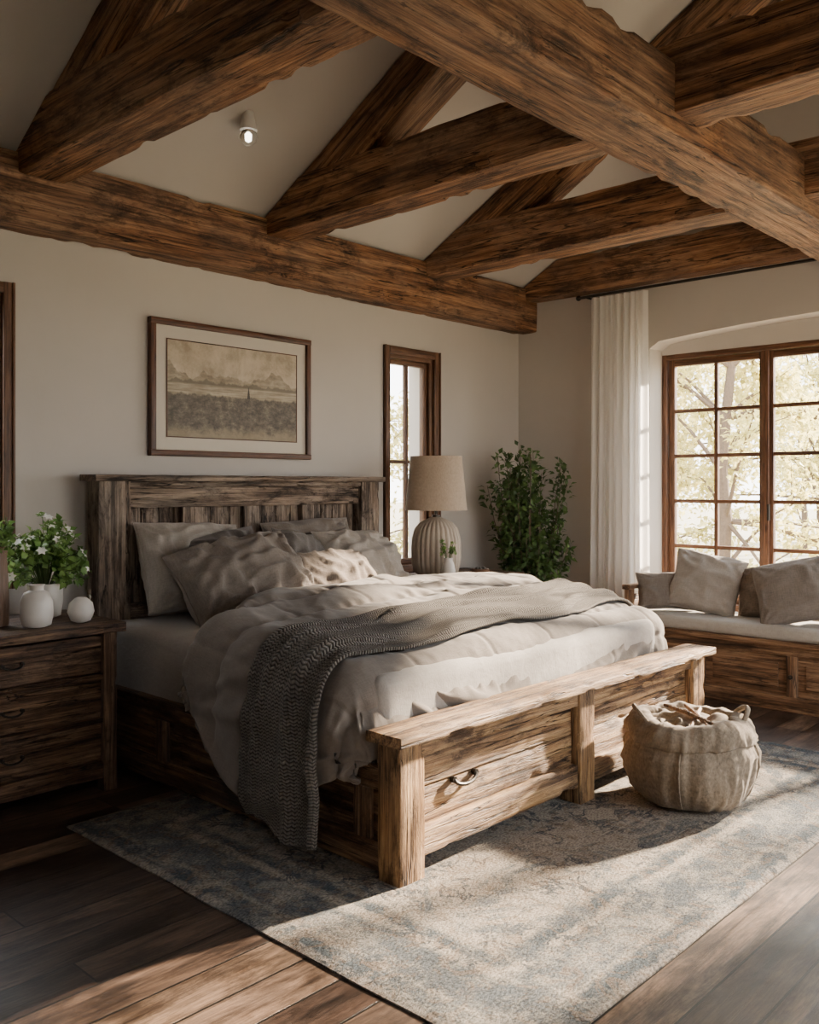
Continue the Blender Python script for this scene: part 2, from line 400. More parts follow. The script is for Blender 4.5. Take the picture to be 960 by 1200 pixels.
def tube(bm, pts, radii, seg=8, mi=0):
    rings = []
    for i, p in enumerate(pts):
        d = (pts[min(i+1, len(pts)-1)]-pts[max(i-1, 0)]).normalized()
        u = d.orthogonal().normalized() if i == 0 else (u-d*u.dot(d)).normalized()
        w = d.cross(u); r = radii[i] if hasattr(radii, '__len__') else radii
        rings.append([bm.verts.new(p+(u*cos(2*pi*k/seg)+w*sin(2*pi*k/seg))*r) for k in range(seg)])
    for i in range(len(rings)-1):
        for k in range(seg):
            f = bm.faces.new((rings[i][k], rings[i][(k+1) % seg], rings[i+1][(k+1) % seg], rings[i+1][k])); f.material_index = mi
    for rg in (list(reversed(rings[0])), rings[-1]):
        f = bm.faces.new(rg); f.material_index = mi

def leaf(bm, p, d, L, W, mi=0, up=None):
    d = d.normalized(); s = d.cross(up or V((random.uniform(-1, 1), random.uniform(-1, 1), 1))).normalized()
    nrm = s.cross(d)
    a = bm.verts.new(p); c = bm.verts.new(p+d*L-nrm*L*.18)
    m1 = p+d*L*.45
    mid = bm.verts.new(m1+nrm*L*.05)
    l = bm.verts.new(m1+s*W*.5+nrm*L*.12); r = bm.verts.new(m1-s*W*.5+nrm*L*.12)
    for q in ((a, mid, l), (a, r, mid), (mid, c, l), (mid, r, c)):
        f = bm.faces.new(q); f.material_index = mi

def rnd_dir(zb=0.):
    while True:
        v = V((random.uniform(-1, 1), random.uniform(-1, 1), random.uniform(-1, 1)))
        if .05 < v.length < 1: 
            v.normalize(); v.z += zb; return v.normalized()

# ------------------------------------------------------------------ room
WX, WY = 6.47, 4.75      # wall faces
LX, BY, RY = -1.6, -.75, 2.0
def cz(y): return 3.05+.55*((WY-y) if y > RY else (y-BY))
bm = bmesh.new(); bmesh.ops.create_grid(bm, x_segments=2, y_segments=2, size=.5)
for v in bm.verts: v.co = V((v.co.x*(WX-LX+.6)+(WX+LX)/2, v.co.y*(WY-BY+.6)+(WY+BY)/2, 0))
ext = bmesh.ops.extrude_face_region(bm, geom=bm.faces[:])
for v in [g for g in ext['geom'] if isinstance(g, bmesh.types.BMVert)]: v.co.z -= .15
bmesh.ops.recalc_face_normals(bm, faces=bm.faces)
from_bm('floor', bm, M_floor, smooth=False)
def ceil_pts():
    return [(WY+.3, cz(WY)-.165), (RY, cz(RY)), (BY-.3, cz(BY)-.165), (BY-.3, cz(BY)+.05), (RY, cz(RY)+.2), (WY+.3, cz(WY)+.05)]
poly('ceiling', ceil_pts(), 'x', LX-.3, WX+.38, M_ceil)
W1 = (1.34, 2.01, .95, 2.46); W2 = (4.835, 5.365, .82, 2.455)
def wall_y(name, y0, y1, xa, xb, ztop, opens):
    g = G(name, ((xa+xb)/2, (y0+y1)/2, 0)); x = xa; i = 0
    def pc(a, b_, c, d):
        nonlocal i; i += 1
        poly('panel_%d' % i, [(a, c), (b_, c), (b_, d), (a, d)], 'y', y0, y1, M_wall, g)
    for (a, b_, c, d) in sorted(opens):
        pc(x, a, 0, ztop); pc(a, b_, 0, c); pc(a, b_, d, ztop); x = b_
    pc(x, xb, 0, ztop)
wall_y('wall_headboard', WY, WY+.28, LX-.28, WX+.38, cz(WY)-.02, [W1, W2])
ADDED_BW = [(-.2, .9, .8, 2.3), (2.8, 5.4, .5, 2.5)]  # unseen rear openings, added to let sky light fill the room
wall_y('wall_rear', BY-.28, BY, LX-.28, WX+.38, cz(BY)-.02, ADDED_BW)
WA, WB = .29, 3.49       # window Y range
gw = G('wall_window', (WX, 2, 0))
def yz(a, b_, z0, ztopf=None, name='seg', x0=WX, x1=WX+.38):
    pts = [(a, z0), (b_, z0), (b_, cz(b_)-.01)]
    if a < RY < b_: pts.append((RY, cz(RY)-.01))
    pts.append((a, cz(a)-.01)); poly(name, pts, 'x', x0, x1, M_wall, gw)
yz(WB, WY+.1, 0, name='pier_corner'); yz(BY-.1, WA, 0, name='pier_rear')
poly('apron', [(WA, 0), (WB, 0), (WB, .5), (WA, .5)], 'x', WX, WX+.38, M_wall, gw)
arch = []
ym, hw = (WA+WB)/2, (WB-WA)/2
for k in range(41):
    t = -1+2*k/40; y = ym+hw*t
    ec = max(0., abs(t)-.96)/.04
    arch.append((y, 2.565+.085*(1-t*t)-.04*(1-sqrt(max(0, 1-ec*ec)))))
poly('arch_header', arch+[(WB, cz(WB)-.01), (RY, cz(RY)-.01), (WA, cz(WA)-.01)], 'x', WX, WX+.2, M_wall, gw)
yz(WA, WB, 2.49, name='header_outer', x0=WX+.2, x1=WX+.38)
poly('wall_left', [(BY-.1, 0), (WY+.1, 0), (WY+.1, cz(WY)-.05), (RY, cz(RY)-.01), (BY-.1, cz(BY)-.05)], 'x', LX-.28, LX, M_wall)

# ------------------------------------------------------------------ windows
def window(name, o, rotz, w, z0, z1, sashes, cols, rows, depth=.10, casing=.045, cd=.03):
    g = G(name, o, rotz, True)
    B = lambda n, a, b_, c, d, e, f, m=M_frame, r=.006: box(n, a, b_, c, d, e, f, m, g, r)
    t = .04
    B('jamb_l', -w/2, -w/2+t, -.02, depth, z0, z1); B('jamb_r', w/2-t, w/2, -.02, depth, z0, z1)
    B('head', -w/2+t, w/2-t, -.02, depth, z1-t, z1); B('sill', -w/2-.0, w/2+.0, -.05, depth, z0-.03, z0+t*.8)
    if casing:
        B('casing_l', -w/2-casing, -w/2+.012, -.02-cd, -.02, z0-.03, z1+casing); B('casing_r', w/2-.012, w/2+casing, -.02-cd, -.02, z0-.03, z1+casing)
        B('casing_top', -w/2+.012, w/2-.012, -.02-cd, -.02, z1-.012, z1+casing)
        B('bead_l', -w/2-casing, -w/2-casing+.014, -.032-cd, -.02, z0-.03, z1+casing); B('bead_r', w/2+casing-.014, w/2+casing, -.032-cd, -.02, z0-.03, z1+casing)
    iw = w-2*t; sw = iw/sashes
    for s in range(sashes):
        a = -w/2+t+s*sw+.003; b_ = a+sw-.006; zz0, zz1 = z0+t*.8, z1-t-.003; f = .05 if w > 1 else .036
        y0, y1 = .012, .06
        B('sash%d_l' % s, a, a+f, y0, y1, zz0, zz1); B('sash%d_r' % s, b_-f, b_, y0, y1, zz0, zz1)
        B('sash%d_t' % s, a+f, b_-f, y0, y1, zz1-f, zz1); B('sash%d_b' % s, a+f, b_-f, y0, y1, zz0, zz0+f*1.3)
        ga, gb, gz0, gz1 = a+f, b_-f, zz0+f*1.3, zz1-f
        for c in range(1, cols):
            x = ga+(gb-ga)*c/cols; B('muntin_v%d_%d' % (s, c), x-.014, x+.014, y0+.006, y1-.006, gz0, gz1, r=.003)
        for rr in range(1, rows):
            z = gz0+(gz1-gz0)*rr/rows; B('muntin_h%d_%d' % (s, rr), ga, gb, y0+.008, y1-.008, z-.014, z+.014, r=.003)
        bm = bmesh.new(); vs = [bm.verts.new(p) for p in ((ga, .036, gz0), (gb, .036, gz0), (gb, .036, gz1), (ga, .036, gz1))]; bm.faces.new(vs)
        from_bm('glass_%d' % s, bm, M_glass, g, smooth=False)
        if s: 
            B('latch_%d' % s, a+.012, a+.03, -.02, .012, 1.2, 1.32, M_metal)
            B('mullion_%d' % s, a-.030, a+.024, -.014, .011, z0+.03, z1-.03)
    return g
window('window_1', ((W1[0]+W1[1])/2, WY+.03, 0), 0, W1[1]-W1[0], W1[2], W1[3], 1, 2, 2)
window('window_2', ((W2[0]+W2[1])/2, WY+.03, 0), 0, W2[1]-W2[0], W2[2], W2[3], 1, 2, 2)
window('window_3', (WX+.22, ym, 0), -pi/2, WB-WA, .53, 2.49, 4, 2, 5, casing=0)
for i, (a, b_, c, d) in enumerate(ADDED_BW):
    window('window_%d' % (4+i), ((a+b_)/2, BY-.03, 0), pi, b_-a, c, d, 2, 1, 2)  # unseen windows, added for the sky fill from behind

box('baseboard_headboard', LX, WX, WY-.02, WY, 0, .13, M_frame)
box('baseboard_window', WX-.02, WX, 3.56, WY-.02, 0, .13, M_frame)

# ------------------------------------------------------------------ roof timber
clampc = lambda p: V((p.x, p.y, min(p.z, cz(p.y)-.012)))
TB = dict(r=.010, amp=.007, seg=.04, chip=.022)
def tb(name, x0, x1, y0, y1, z0, z1, parent=None, post=clampc): return box(name, x0, x1, y0, y1, z0, z1, M_beam, parent, post=post, **TB)
tb('wall_plate_beam', LX, WX, 4.55, WY, 2.775, 3.13)
tb('wall_plate_beam.001', LX, WX, BY, -.55, 2.775, 3.13)
def truss(name, x, w=.25):
    g = G(name, (x, RY, 3.1))
    tb('tie_beam', x-w/2, x+w/2, BY+.02, WY-.02, 3.02, 3.33, g)
    for sgn, nm in ((1, 'rafter_a'), (-1, 'rafter_b')):
        p0 = V((x, RY+sgn*(WY-RY-.05), cz(WY-.05)-.16)); p1 = V((x, RY, cz(RY)-.16))
        d = (p1-p0); L = d.length; xa = d.normalized(); ya = V((1, 0, 0)); za = xa.cross(ya)
        if za.z < 0: ya = -ya; za = -za
        Mx = Matrix((xa, ya, za)).transposed().to_4x4(); Mx.translation = (p0+p1)/2
        prism(nm, L, w-.02, .27, M_beam, Mx, g, post=lambda p: V((p.x, p.y, max(min(p.z, cz(p.y)-.012), 3.03))), **TB)
for i, x in enumerate((2.12, 3.68, 5.17)): truss('roof_truss' if i == 0 else 'roof_truss.%03d' % i, x)
truss('roof_truss.003', .55); truss('roof_truss.004', -1.0)
g = G('end_wall_truss', (WX-.1, RY, 3.1))
tb('tie_beam', WX-.16, WX, BY+.02, WY-.02, 3.02, 3.32, g)
tb('ridge_tie_beam', LX, WX, 1.80, 2.13, 2.93, 3.24, None, None)

def spot(name, x, y):
    z = cz(y); g = G(name, (x, y, z))
    Mx = Matrix.Translation((x, y, z-.06))
    lathe('canister', [(.028, -.035), (.048, -.03), (.032, .05), (.028, .07)], M_white, g, Mx, 24)
    lathe('bulb', [(.004, -.115), (.025, -.108), (.043, -.09), (.05, -.065), (.043, -.04), (.028, -.030)], M_clear, g, Mx, 24)
    lathe('filament', [(.004, -.085), (.012, -.078), (.012, -.055), (.004, -.048)], M_bulb, g, Mx, 16)
spot('ceiling_spotlight', 3.0, 4.0)

# ------------------------------------------------------------------ rug
bm = bmesh.new(); nx, ny = 110, 80; grid = []
for i in range(nx+1):
    row = []
    for j in range(ny+1):
        x = -hx+2*hx*i/nx; y = -hy+2*hy*j/ny
        e = .006 if i in (0, nx) or j in (0, ny) else .013
        ex = .006*nz(V((x*3, y*3, 1)))
        row.append(bm.verts.new((x+(ex if i in (0, nx) else 0), y+(ex if j in (0, ny) else 0), e+.0015*nz(V((x*5, y*5, 2))))))
    grid.append(row)
for i in range(nx):
    for j in range(ny): bm.faces.new((grid[i][j], grid[i+1][j], grid[i+1][j+1], grid[i][j+1]))
bd = [e for e in bm.edges if e.is_boundary]
ext = bmesh.ops.extrude_edge_only(bm, edges=bd)
for v in [g_ for g_ in ext['geom'] if isinstance(g_, bmesh.types.BMVert)]: v.co.z = .001
bmesh.ops.recalc_face_normals(bm, faces=bm.faces)
from_bm('area_rug', bm, M_rug, None, Matrix.Translation(((RX0+RX1)/2, (RY0+RY1)/2, 0)))
RZ = .014

# ------------------------------------------------------------------ bed
bed = G('bed', (3.5, 3.4, 0))
A = dict(r=.006, amp=.004, chip=.018, seg=.025)
def bb(n, *a, m=M_bed, **k):
    kk = dict(A); kk.update(k); return box(n, *a, m, bed, **kk)
FX0, FX1, FY = 2.35, 4.79, 2.25
bb('foot_cap', FX0-.04, FX1+.04, FY-.05, FY+.13, .525, .565, chip=.02)
for n, a in (('foot_post_l', FX0), ('foot_post_r', FX1-.135)):
    bb(n, a, a+.135, FY, FY+.115, RZ, .525, grain='z')
bb('foot_post_mid', 3.53, 3.65, FY-.005, FY+.11, RZ, .525, grain='z')
for n, a, b_ in (('l', FX0+.135, 3.53), ('r', 3.65, FX1-.135)):
    bb('foot_rail_top_'+n, a, b_, FY+.012, FY+.10, .455, .525)
    bb('foot_rail_bot_'+n, a, b_, FY+.010, FY+.10, .085, .19)
    bb('foot_panel_'+n, a, b_, FY+.045, FY+.09, .19, .32); bb('foot_panel2_'+n, a, b_, FY+.047, FY+.09, .322, .455)
    bb('foot_stile_'+n, a, a+.02, FY+.02, FY+.09, .19, .455, grain='z')
def pull(parent, x, y, z, s=1.):
    bm = bmesh.new()
    pts = [V((x+s*.055*cos(a), y-.012-.012*sin(a), z+.005-s*.022*sin(a))) for a in [pi*k/10 for k in range(11)]]
    tube(bm, pts, .0065*s, 8)
    for sx in (-1, 1):
        tube(bm, [V((x+sx*.055*s, y+.004, z+.005)), V((x+sx*.055*s, y-.016, z+.005))], .011*s, 10)
    from_bm('bail_pull', bm, M_metal, parent)
pull(bed, 2.76, FY+.045, .31, 1.2); pull(bed, 4.15, FY+.045, .31, 1.2)
for n, x0, x1 in (('l', 2.37, 2.43), ('r', 4.58, 4.64)):
    bb('rail_top_'+n, x0, x1, FY+.115, 4.52, .33, .42, m=M_dark); bb('rail_bot_'+n, x0, x1, FY+.115, 4.52, .03, .14, m=M_dark)
    bb('rail_panel_'+n, x0+.018, x1-.012, FY+.115, 4.52, .14, .33, m=M_dark)
    for k, y in enumerate((2.42, 3.1, 3.8, 4.4)): bb('rail_stile_%s%d' % (n, k), x0-.003, x1, y, y+.09, .14, .33, m=M_dark, grain='z')
HX0, HX1, HY0, HY1 = 2.41, 4.52, 4.55, 4.65
hb = lambda n, *a, **k: bb(n, *a, m=M_head, **k)
hb('head_cap', HX0-.03, HX1+.03, HY0-.06, HY1+.02, 1.48, 1.515, chip=.02)
hb('head_post_l', HX0, HX0+.19, HY0-.03, HY1, 0, 1.48, grain='z'); hb('head_post_r', HX1-.17, HX1, HY0-.03, HY1, 0, 1.48, grain='z')
hb('head_rail_top', HX0+.19, HX1-.17, HY0, HY1-.01, 1.33, 1.455); hb('head_rail_low', HX0+.19, HX1-.17, HY0, HY1-.01, .45, .8)
hb('head_strip', HX0+.19, HX1-.17, HY0-.02, HY1-.02, 1.45, 1.48)
ps = [HX0+.19, 3.00, 3.44, 3.90, HX1-.17]
for k in range(1, 4): hb('head_stile_%d' % k, ps[k]-.05, ps[k]+.05, HY0+.005, HY1-.015, .8, 1.33, grain='z')
x = HX0+.19; k = 0
while x < HX1-.17-.01:
    w = min(random.uniform(.10, .14), HX1-.17-x); hb('head_plank_%d' % k, x+.003, x+w-.003, HY0+.055, HY1-.01, .8, 1.33, grain='z', r=.006); x += w; k += 1

def softbox(name, x0, x1, y0, y1, z0, z1, r, mat, parent, amp=.006, res=.05):
    bm = bmesh.new(); bmesh.ops.create_cube(bm, size=1)
    for v in bm.verts: v.co = V(((x0+x1)/2+v.co.x*(x1-x0), (y0+y1)/2+v.co.y*(y1-y0), (z0+z1)/2+v.co.z*(z1-z0)))
    bmesh.ops.bevel(bm, geom=bm.edges[:], offset=r, segments=4, profile=.5, affect='EDGES')
    for ax_, L in ((0, x1-x0), (1, y1-y0)):
        lo = (x0, y0)[ax_]
        n = int(L/res)
        for k in range(1, n):
            co = V((0, 0, 0)); co[ax_] = lo+L*k/n; no = V((0, 0, 0)); no[ax_] = 1
            bmesh.ops.bisect_plane(bm, geom=bm.verts[:]+bm.edges[:]+bm.faces[:], plane_co=co, plane_no=no)
    bm.normal_update()
    for v in bm.verts:
        p = v.co
        d = amp*(nz(p*3.)+.6*nz(p*9.))+amp*.8*max(0, 1-abs(nz(V((p.x*5, p.y*3, p.z*1.5))))*7)
        v.co += v.normal*d
    c = V(((x0+x1)/2, (y0+y1)/2, (z0+z1)/2))
    for v in bm.verts: v.co -= c
    return from_bm(name, bm, mat, parent, Matrix.Translation(c))
softbox('mattress', 2.42, 4.585, 2.42, 4.54, .36, .73, .06, M_sheet, bed, .006)

# duvet surface
X0, X1, Y0 = 2.275, 4.80, 2.425
R = .17
def sstep(t): t = max(0, min(1, t)); return t*t*(3-2*t)
def bmax(a): return 3.80-.28*sstep((2.95-a)/.5)+.03*sin(a*5)
def ztop(b): return .80+.115*sstep((b-2.45)/1.05)
def base(a, b):
    ea = (X0+R)-a if a < X0+R else 0.; er = a-(X1-R) if a > X1-R else 0.
    eb = (Y0+R)-b if b < Y0+R else 0.
    es = ea+er
    e = (es**4+eb**4)**(1/4)
    zt = ztop(b)-.03*sstep(abs(a-3.53)/1.2)
    x = min(max(a, X0+R), X1-R); y = max(b, Y0+R)
    if e > 0:
        q = R*pi/2
        if e < q: ho, dr = R*sin(e/R), R*(1-cos(e/R))
        else: ho, dr = R+(.05*(e-q) if es > eb else -.02*(e-q)), R+(e-q)
        hh = hypot(es, eb)
        x += (er-ea)/hh*ho; y -= eb/hh*ho
        zt -= dr
    bm_ = bmax(a); eh = b-(bm_-.12)
    if eh > 0:
        R2 = .08
        if eh < R2*pi/2: hoh, drh = R2*sin(eh/R2), R2*(1-cos(eh/R2))
        else: hoh, drh = R2, R2+(eh-R2*pi/2)
        y += -eh+hoh; zt -= drh
    return V((x, y, zt)), es, eb
def soft(p, w): return exp(-(nz(p)*w)**2)
def dvd(a, b, es, eb):
    wx = nz(V((a*1.7, b*1.7, 5)))*.35; wy = nz(V((a*1.7, b*1.7, 15)))*.35
    d = .020*nz(V((a*1.8, b*1.8, 0)))+.006*nz(V((a*4, b*4, 3)))
    head = sstep((b-2.8)/.4)
    d += (.004+.012*head)*(soft(V((a*1.2+wx, (b+wy)*2.6, 9)), 5)+soft(V(((a+b)*1.5+wx, (a-b+wy)*2.8, 31)), 5))
    both = 1-min(1, min(es, eb)/.12)
    hang = min(1, es/.45)
    d += both*hang*(.020*sin(b*9+3*nz(V((b*1.5, 0, 0)))+es*1.2))
    return d
def nrm(a, b):
    h = .012
    pa = base(a+h, b)[0]-base(a-h, b)[0]; pb = base(a, b+h)[0]-base(a, b-h)[0]
    n = pa.cross(pb)
    if n.length < 1e-9: n = V((0, 0, 1))
    return n.normalized()
def dpt(a, b, off=0., k=1.):
    p, es, eb = base(a, b); n = nrm(a, b)
    return p+n*(dvd(a, b, es, eb)*k+off), n
def lhang(b):
    if b < 2.95: zt = .42-.17*sstep((b-2.45)/.5)
    else: zt = .25+.36*sstep((b-2.95)/.6)
    return X0+R-(ztop(b)-.03-zt-R+R*pi/2)
def grid_mesh(name, nu, nv, fn, mat, parent, thick=0., off=1., sm=0):
    bm = bmesh.new(); uvl = bm.loops.layers.uv.new('UVMap'); g_ = []; uvs = {}
    for i in range(nu+1):
        row = []
        for j in range(nv+1):
            p, uv = fn(i/nu, j/nv); v = bm.verts.new(p); uvs[v] = uv; row.append(v)
        g_.append(row)
    for i in range(nu):
        for j in range(nv):
            f = bm.faces.new((g_[i][j], g_[i+1][j], g_[i+1][j+1], g_[i][j+1]))
            for l in f.loops: l[uvl].uv = uvs[l.vert]
    for _ in range(sm): bmesh.ops.smooth_vert(bm, verts=bm.verts[:], factor=.5, use_axis_x=True, use_axis_y=True, use_axis_z=True)
    ob = from_bm(name, bm, mat, parent, None, True, 180)
    if thick:
        md = ob.modifiers.new('thickness', 'SOLIDIFY'); md.thickness = thick; md.offset = off
    return ob
def ab_duv(s, t):
    bmn = Y0+R-.44
    amid = X0+R+(X1-X0-2*R)*s
    b = bmn+(bmax(max(X0+R, min(X1-R, amid)))+.10-bmn)*t
    al = lhang(max(b, 2.45)); ar = X1-R+.45
    a = al+(ar-al)*s
    return a, bmn+(bmax(a)+.10-bmn)*t
def f_duv(s, t):
    a, b_ = ab_duv(s, t); p, n = dpt(a, b_); return p, (a, b_)
NU, NV = 170, 96
duvet = grid_mesh('duvet', NU, NV, f_duv, M_duvet, None, 0, -1., 2)
# relax the duvet with a real cloth simulation over its padded body
import time
t0 = time.time()
start_co = [v.co.copy() for v in duvet.data.vertices]
try:
    def f_col(s, t):
        a = X0+R-.95+(X1-X0-2*R+.95+.6)*s; b_ = Y0+R-.50+(3.98-(Y0+R-.50))*t
        p, n = dpt(a, b_, -.022, 1.); return p, (a, b_)
    coll = grid_mesh('duvet_body_tmp', 110, 70, f_col, M_duvet, None)
    cm_ = coll.modifiers.new('c', 'COLLISION')
    coll.collision.thickness_outer = .012; coll.collision.cloth_friction = 40; coll.collision.damping = .5
    vg = duvet.vertex_groups.new(name='pin')
    for i in range(NU+1):
        for j in (0, NV):
            vg.add([i*(NV+1)+j], 1., 'REPLACE')
    vg.add([NU*(NV+1)+j for j in range(NV+1)], 1., 'REPLACE')
    cl = duvet.modifiers.new('cloth', 'CLOTH'); st_ = cl.settings
    st_.quality = 6; st_.mass = .25; st_.air_damping = 2.
    st_.tension_stiffness = 20; st_.compression_stiffness = 12; st_.shear_stiffness = 6; st_.bending_stiffness = .8
    st_.tension_damping = 8; st_.compression_damping = 8; st_.shear_damping = 5; st_.bending_damping = .8
    st_.vertex_group_mass = 'pin'; st_.shrink_min = -.055; st_.shrink_max = -.035
    cl.collision_settings.collision_quality = 3; cl.collision_settings.distance_min = .010
    NF = 34
    cl.point_cache.frame_start = 1; cl.point_cache.frame_end = NF+2
    S.frame_start = 1; S.frame_end = NF+2
    for fr in range(1, NF+1): S.frame_set(fr)
    dg = bpy.context.evaluated_depsgraph_get()
    me2 = duvet.evaluated_get(dg).to_mesh()
    cos_ = [v.co.copy() for v in me2.vertices]
    duvet.evaluated_get(dg).to_mesh_clear()
    duvet.modifiers.remove(cl)
    bpy.data.objects.remove(coll)
    S.frame_set(1)
    mx_ = max((a-b_).length for a, b_ in zip(cos_, start_co)); av_ = sum((a-b_).length for a, b_ in zip(cos_, start_co))/len(cos_)
    print('CLOTH', len(cos_), 'max', mx_, 'avg', av_, 'time', time.time()-t0)
    if len(cos_) == len(start_co) and mx_ == mx_ and mx_ < .5:
        for v, c in zip(duvet.data.vertices, cos_): v.co = c
except Exception as ex:
    print('CLOTH FAILED', ex)
    for o in [o for o in bpy.data.objects if o.name.startswith('duvet_body_tmp')]: bpy.data.objects.remove(o)
    for md in list(duvet.modifiers): duvet.modifiers.remove(md)
# refine + quilting seams
bm = bmesh.new(); bm.from_mesh(duvet.data)
for _ in range(2): bmesh.ops.smooth_vert(bm, verts=bm.verts[:], factor=.4, use_axis_x=True, use_axis_y=True, use_axis_z=True)
bmesh.ops.subdivide_edges(bm, edges=bm.edges[:], cuts=1, use_grid_fill=True, smooth=.6)
bm.normal_update(); uvl = bm.loops.layers.uv.active
for v in bm.verts:
    if not v.link_loops: continue
    a, b_ = v.link_loops[0][uvl].uv
    sl_ = (2.40, 2.66, 2.92, 3.20, 3.48)
    gq = max(exp(-((b_-s0-.008*nz(V((a*3, s0, 0))))/.012)**2) for s0 in sl_)
    gq = max(gq, .8*max(exp(-((a-s0)/.012)**2) for s0 in (2.30, 2.74, 3.18, 3.62, 4.06, 4.50)))
    wide = max(exp(-((b_-s0)/.05)**2) for s0 in sl_)
    ruch = wide*.0045*sin(a*62+5*nz(V((a*4, b_*5, 2))))
    v.co += v.normal*(-.007*gq-.014*wide+ruch+.0025*nz(V((a*22, b_*22, 3))))
bm.to_mesh(duvet.data); bm.free()
duvet.data.polygons.foreach_set('use_smooth', [True]*len(duvet.data.polygons)); duvet.data.update()
md = duvet.modifiers.new('thickness', 'SOLIDIFY'); md.thickness = .022; md.offset = -1.
bmd = bmesh.new(); bmd.from_mesh(duvet.data); bvh = BVHTree.FromBMesh(bmd); bmd.free()
# throw blanket laid over the duvet
TU, TV = 330, 80
aL = X0+R-.79; aR = X1-R+.28
def thr_ab(s, t):
    a = aL+(aR-aL)*s
    hangf = max(0, X0+R-a)
    b0 = 2.56-.02*hangf+.10*sstep((a-3.4)/1.3)+.020*sin(a*6); b1 = 3.00+.10*sstep((a-3.6)/1.2)+.025*sin(a*4+1)-.03*hangf
    return a, b0+(b1-b0)*t, b1-b0
H = []
for i in range(TU+1):
    row = []
    for j in range(TV+1):
        a, b_, w = thr_ab(i/TU, j/TV); p, es, eb = base(a, b_); n = nrm(a, b_)
        hit = bvh.ray_cast(p+n*.16, -n, .30)
        row.append((.16-hit[3]) if hit[0] is not None else -.01)
    H.append(row)
def filt(H, op, r):
    out = []
    for i in range(TU+1):
        row = []
        for j in range(TV+1):
            vals = [H[max(0, min(TU, i+di))][max(0, min(TV, j+dj))] for di in (-r, 0, r) for dj in (-r, 0, r)]
            row.append(op(vals))
        out.append(row)
    return out
H = filt(H, max, 2); mean = lambda v: sum(v)/len(v)
for r in (2, 1, 1): H = filt(H, mean, r)
def f_thr(s, t):
    a, b_, wd = thr_ab(s, t); i = round(s*TU); j = round(t*TV)
    p, es, eb = base(a, b_); n = nrm(a, b_)
    w = t*wd
    ph = t*17+nz(V((a*1.4, 0, 3)))*5+a*.6
    d = .022*(max(0, sin(ph))**1.5)+.014*(.5+.5*sin(ph*.53+2))+.008*nz(V((a*4, t*3, 8)))+.003*nz(V((a*14, t*9, 8)))
    d *= min(1, min(t, 1-t)*12+.3)
    d = H[i][j]+.010+max(0, d)
    if p.z < .45: n = V((-1, 0, 0))*.8+n*.2
    q = p+n*d
    if q.z < .45: q.x = min(q.x, 2.315)
    q.z += .02*sin(t*9+1)*sstep((.3-q.z)/.2)
    if q.z < .08: q.z = .08
    return q, (a*1.0, w)
throw = grid_mesh('knitted_throw_blanket', TU, TV, f_thr, M_throw, None, .014, 1., 1)

# ------------------------------------------------------------------ pillows
def pillow(name, w, h, t, loc, rot, mat, parent=None, N=44, wr=1., seed=None):
    seed = seed if seed is not None else random.random()*100
    bm = bmesh.new()
    def P(u, v, side):
        pin = .075
        x = w/2*u*(1-pin*(1-v*v)*abs(u)**3)+w*.015*nz(V((v*2, seed, 1)))*abs(u)
        y = h/2*v*(1-pin*(1-u*u)*abs(v)**3)+h*.02*nz(V((u*2, seed, 5)))*abs(v)
        m_ = max(0., (1-u**2)*(1-v**2))
        z = side*t/2*(m_**.42)*(1-.18*v)
        k = min(1, m_*4)
        X, Y = x*1., y*1.
        wx = nz(V((X*4, Y*4, seed)))*.15
        d = .012*soft(V(((X+wx)*4+seed, Y*7, side)), 6)+.012*soft(V(((X+Y+wx)*6, (X-Y)*4+seed, side*3)), 6)+.008*nz(V((X*10, Y*10, seed)))
        rad = sqrt((abs(u)-1)**2+(abs(v)-1)**2)
        ang = math.atan2(1-abs(v), 1-abs(u))
        d += .014*sin(ang*13+seed)*exp(-(rad/.5)**2)
        d += .006*sin(x*60+3*nz(V((x*6, seed, 0))))*exp(-((1-abs(v))/.25)**2)
        z += side*d*k*wr*(t/.2)
        y -= .04*h*u*u*(v > 0)*v
        return V((x, y, z))
    ids = {}
    for side in (1, -1):
        for i in range(N+1):
            for j in range(N+1):
                if side == -1 and (i in (0, N) or j in (0, N)): ids[(side, i, j)] = ids[(1, i, j)]; continue
                u = -1+2*i/N; v = -1+2*j/N
                u = sin(u*pi/2)*.5+u*.5; v = sin(v*pi/2)*.5+v*.5
                ids[(side, i, j)] = bm.verts.new(P(u, v, side))
    for side in (1, -1):
        for i in range(N):
            for j in range(N):
                q = [ids[(side, i, j)], ids[(side, i+1, j)], ids[(side, i+1, j+1)], ids[(side, i, j+1)]]
                bm.faces.new(q if side == 1 else q[::-1])
    M = Matrix.Translation(V(loc)) @ Euler([radians(a) for a in rot]).to_matrix().to_4x4()
    rim = []
    for i in range(N): rim.append(ids[(1, i, 0)].co.copy())
    for j in range(N): rim.append(ids[(1, N, j)].co.copy())
    for i in range(N, 0, -1): rim.append(ids[(1, i, N)].co.copy())
    for j in range(N, 0, -1): rim.append(ids[(1, 0, j)].co.copy())
    rim.append(rim[0].copy()); tube(bm, rim, .004, 5)
    return from_bm(name, bm, mat, parent, M, True, 180)
MZ = .735
pillow('bed_pillow', .70, .54, .25, (2.92, 4.39, MZ+.27), (68, 3, 2), M_pA, wr=1.5)
pillow('bed_pillow.001', .70, .50, .23, (3.82, 4.41, MZ+.28), (70, -2, -2), M_pB, wr=1.5)
pillow('bed_pillow.002', .54, .46, .18, (3.06, 4.25, MZ+.26), (62, -8, 4), M_pC, wr=1.5)
pillow('bed_pillow.003', .76, .50, .28, (3.00, 4.05, MZ+.225), (50, -9, -4), M_pB, wr=1.9)
pillow('bed_pillow.004', .72, .48, .25, (4.06, 4.22, MZ+.22), (56, 5, 6), M_pA, wr=1.7)
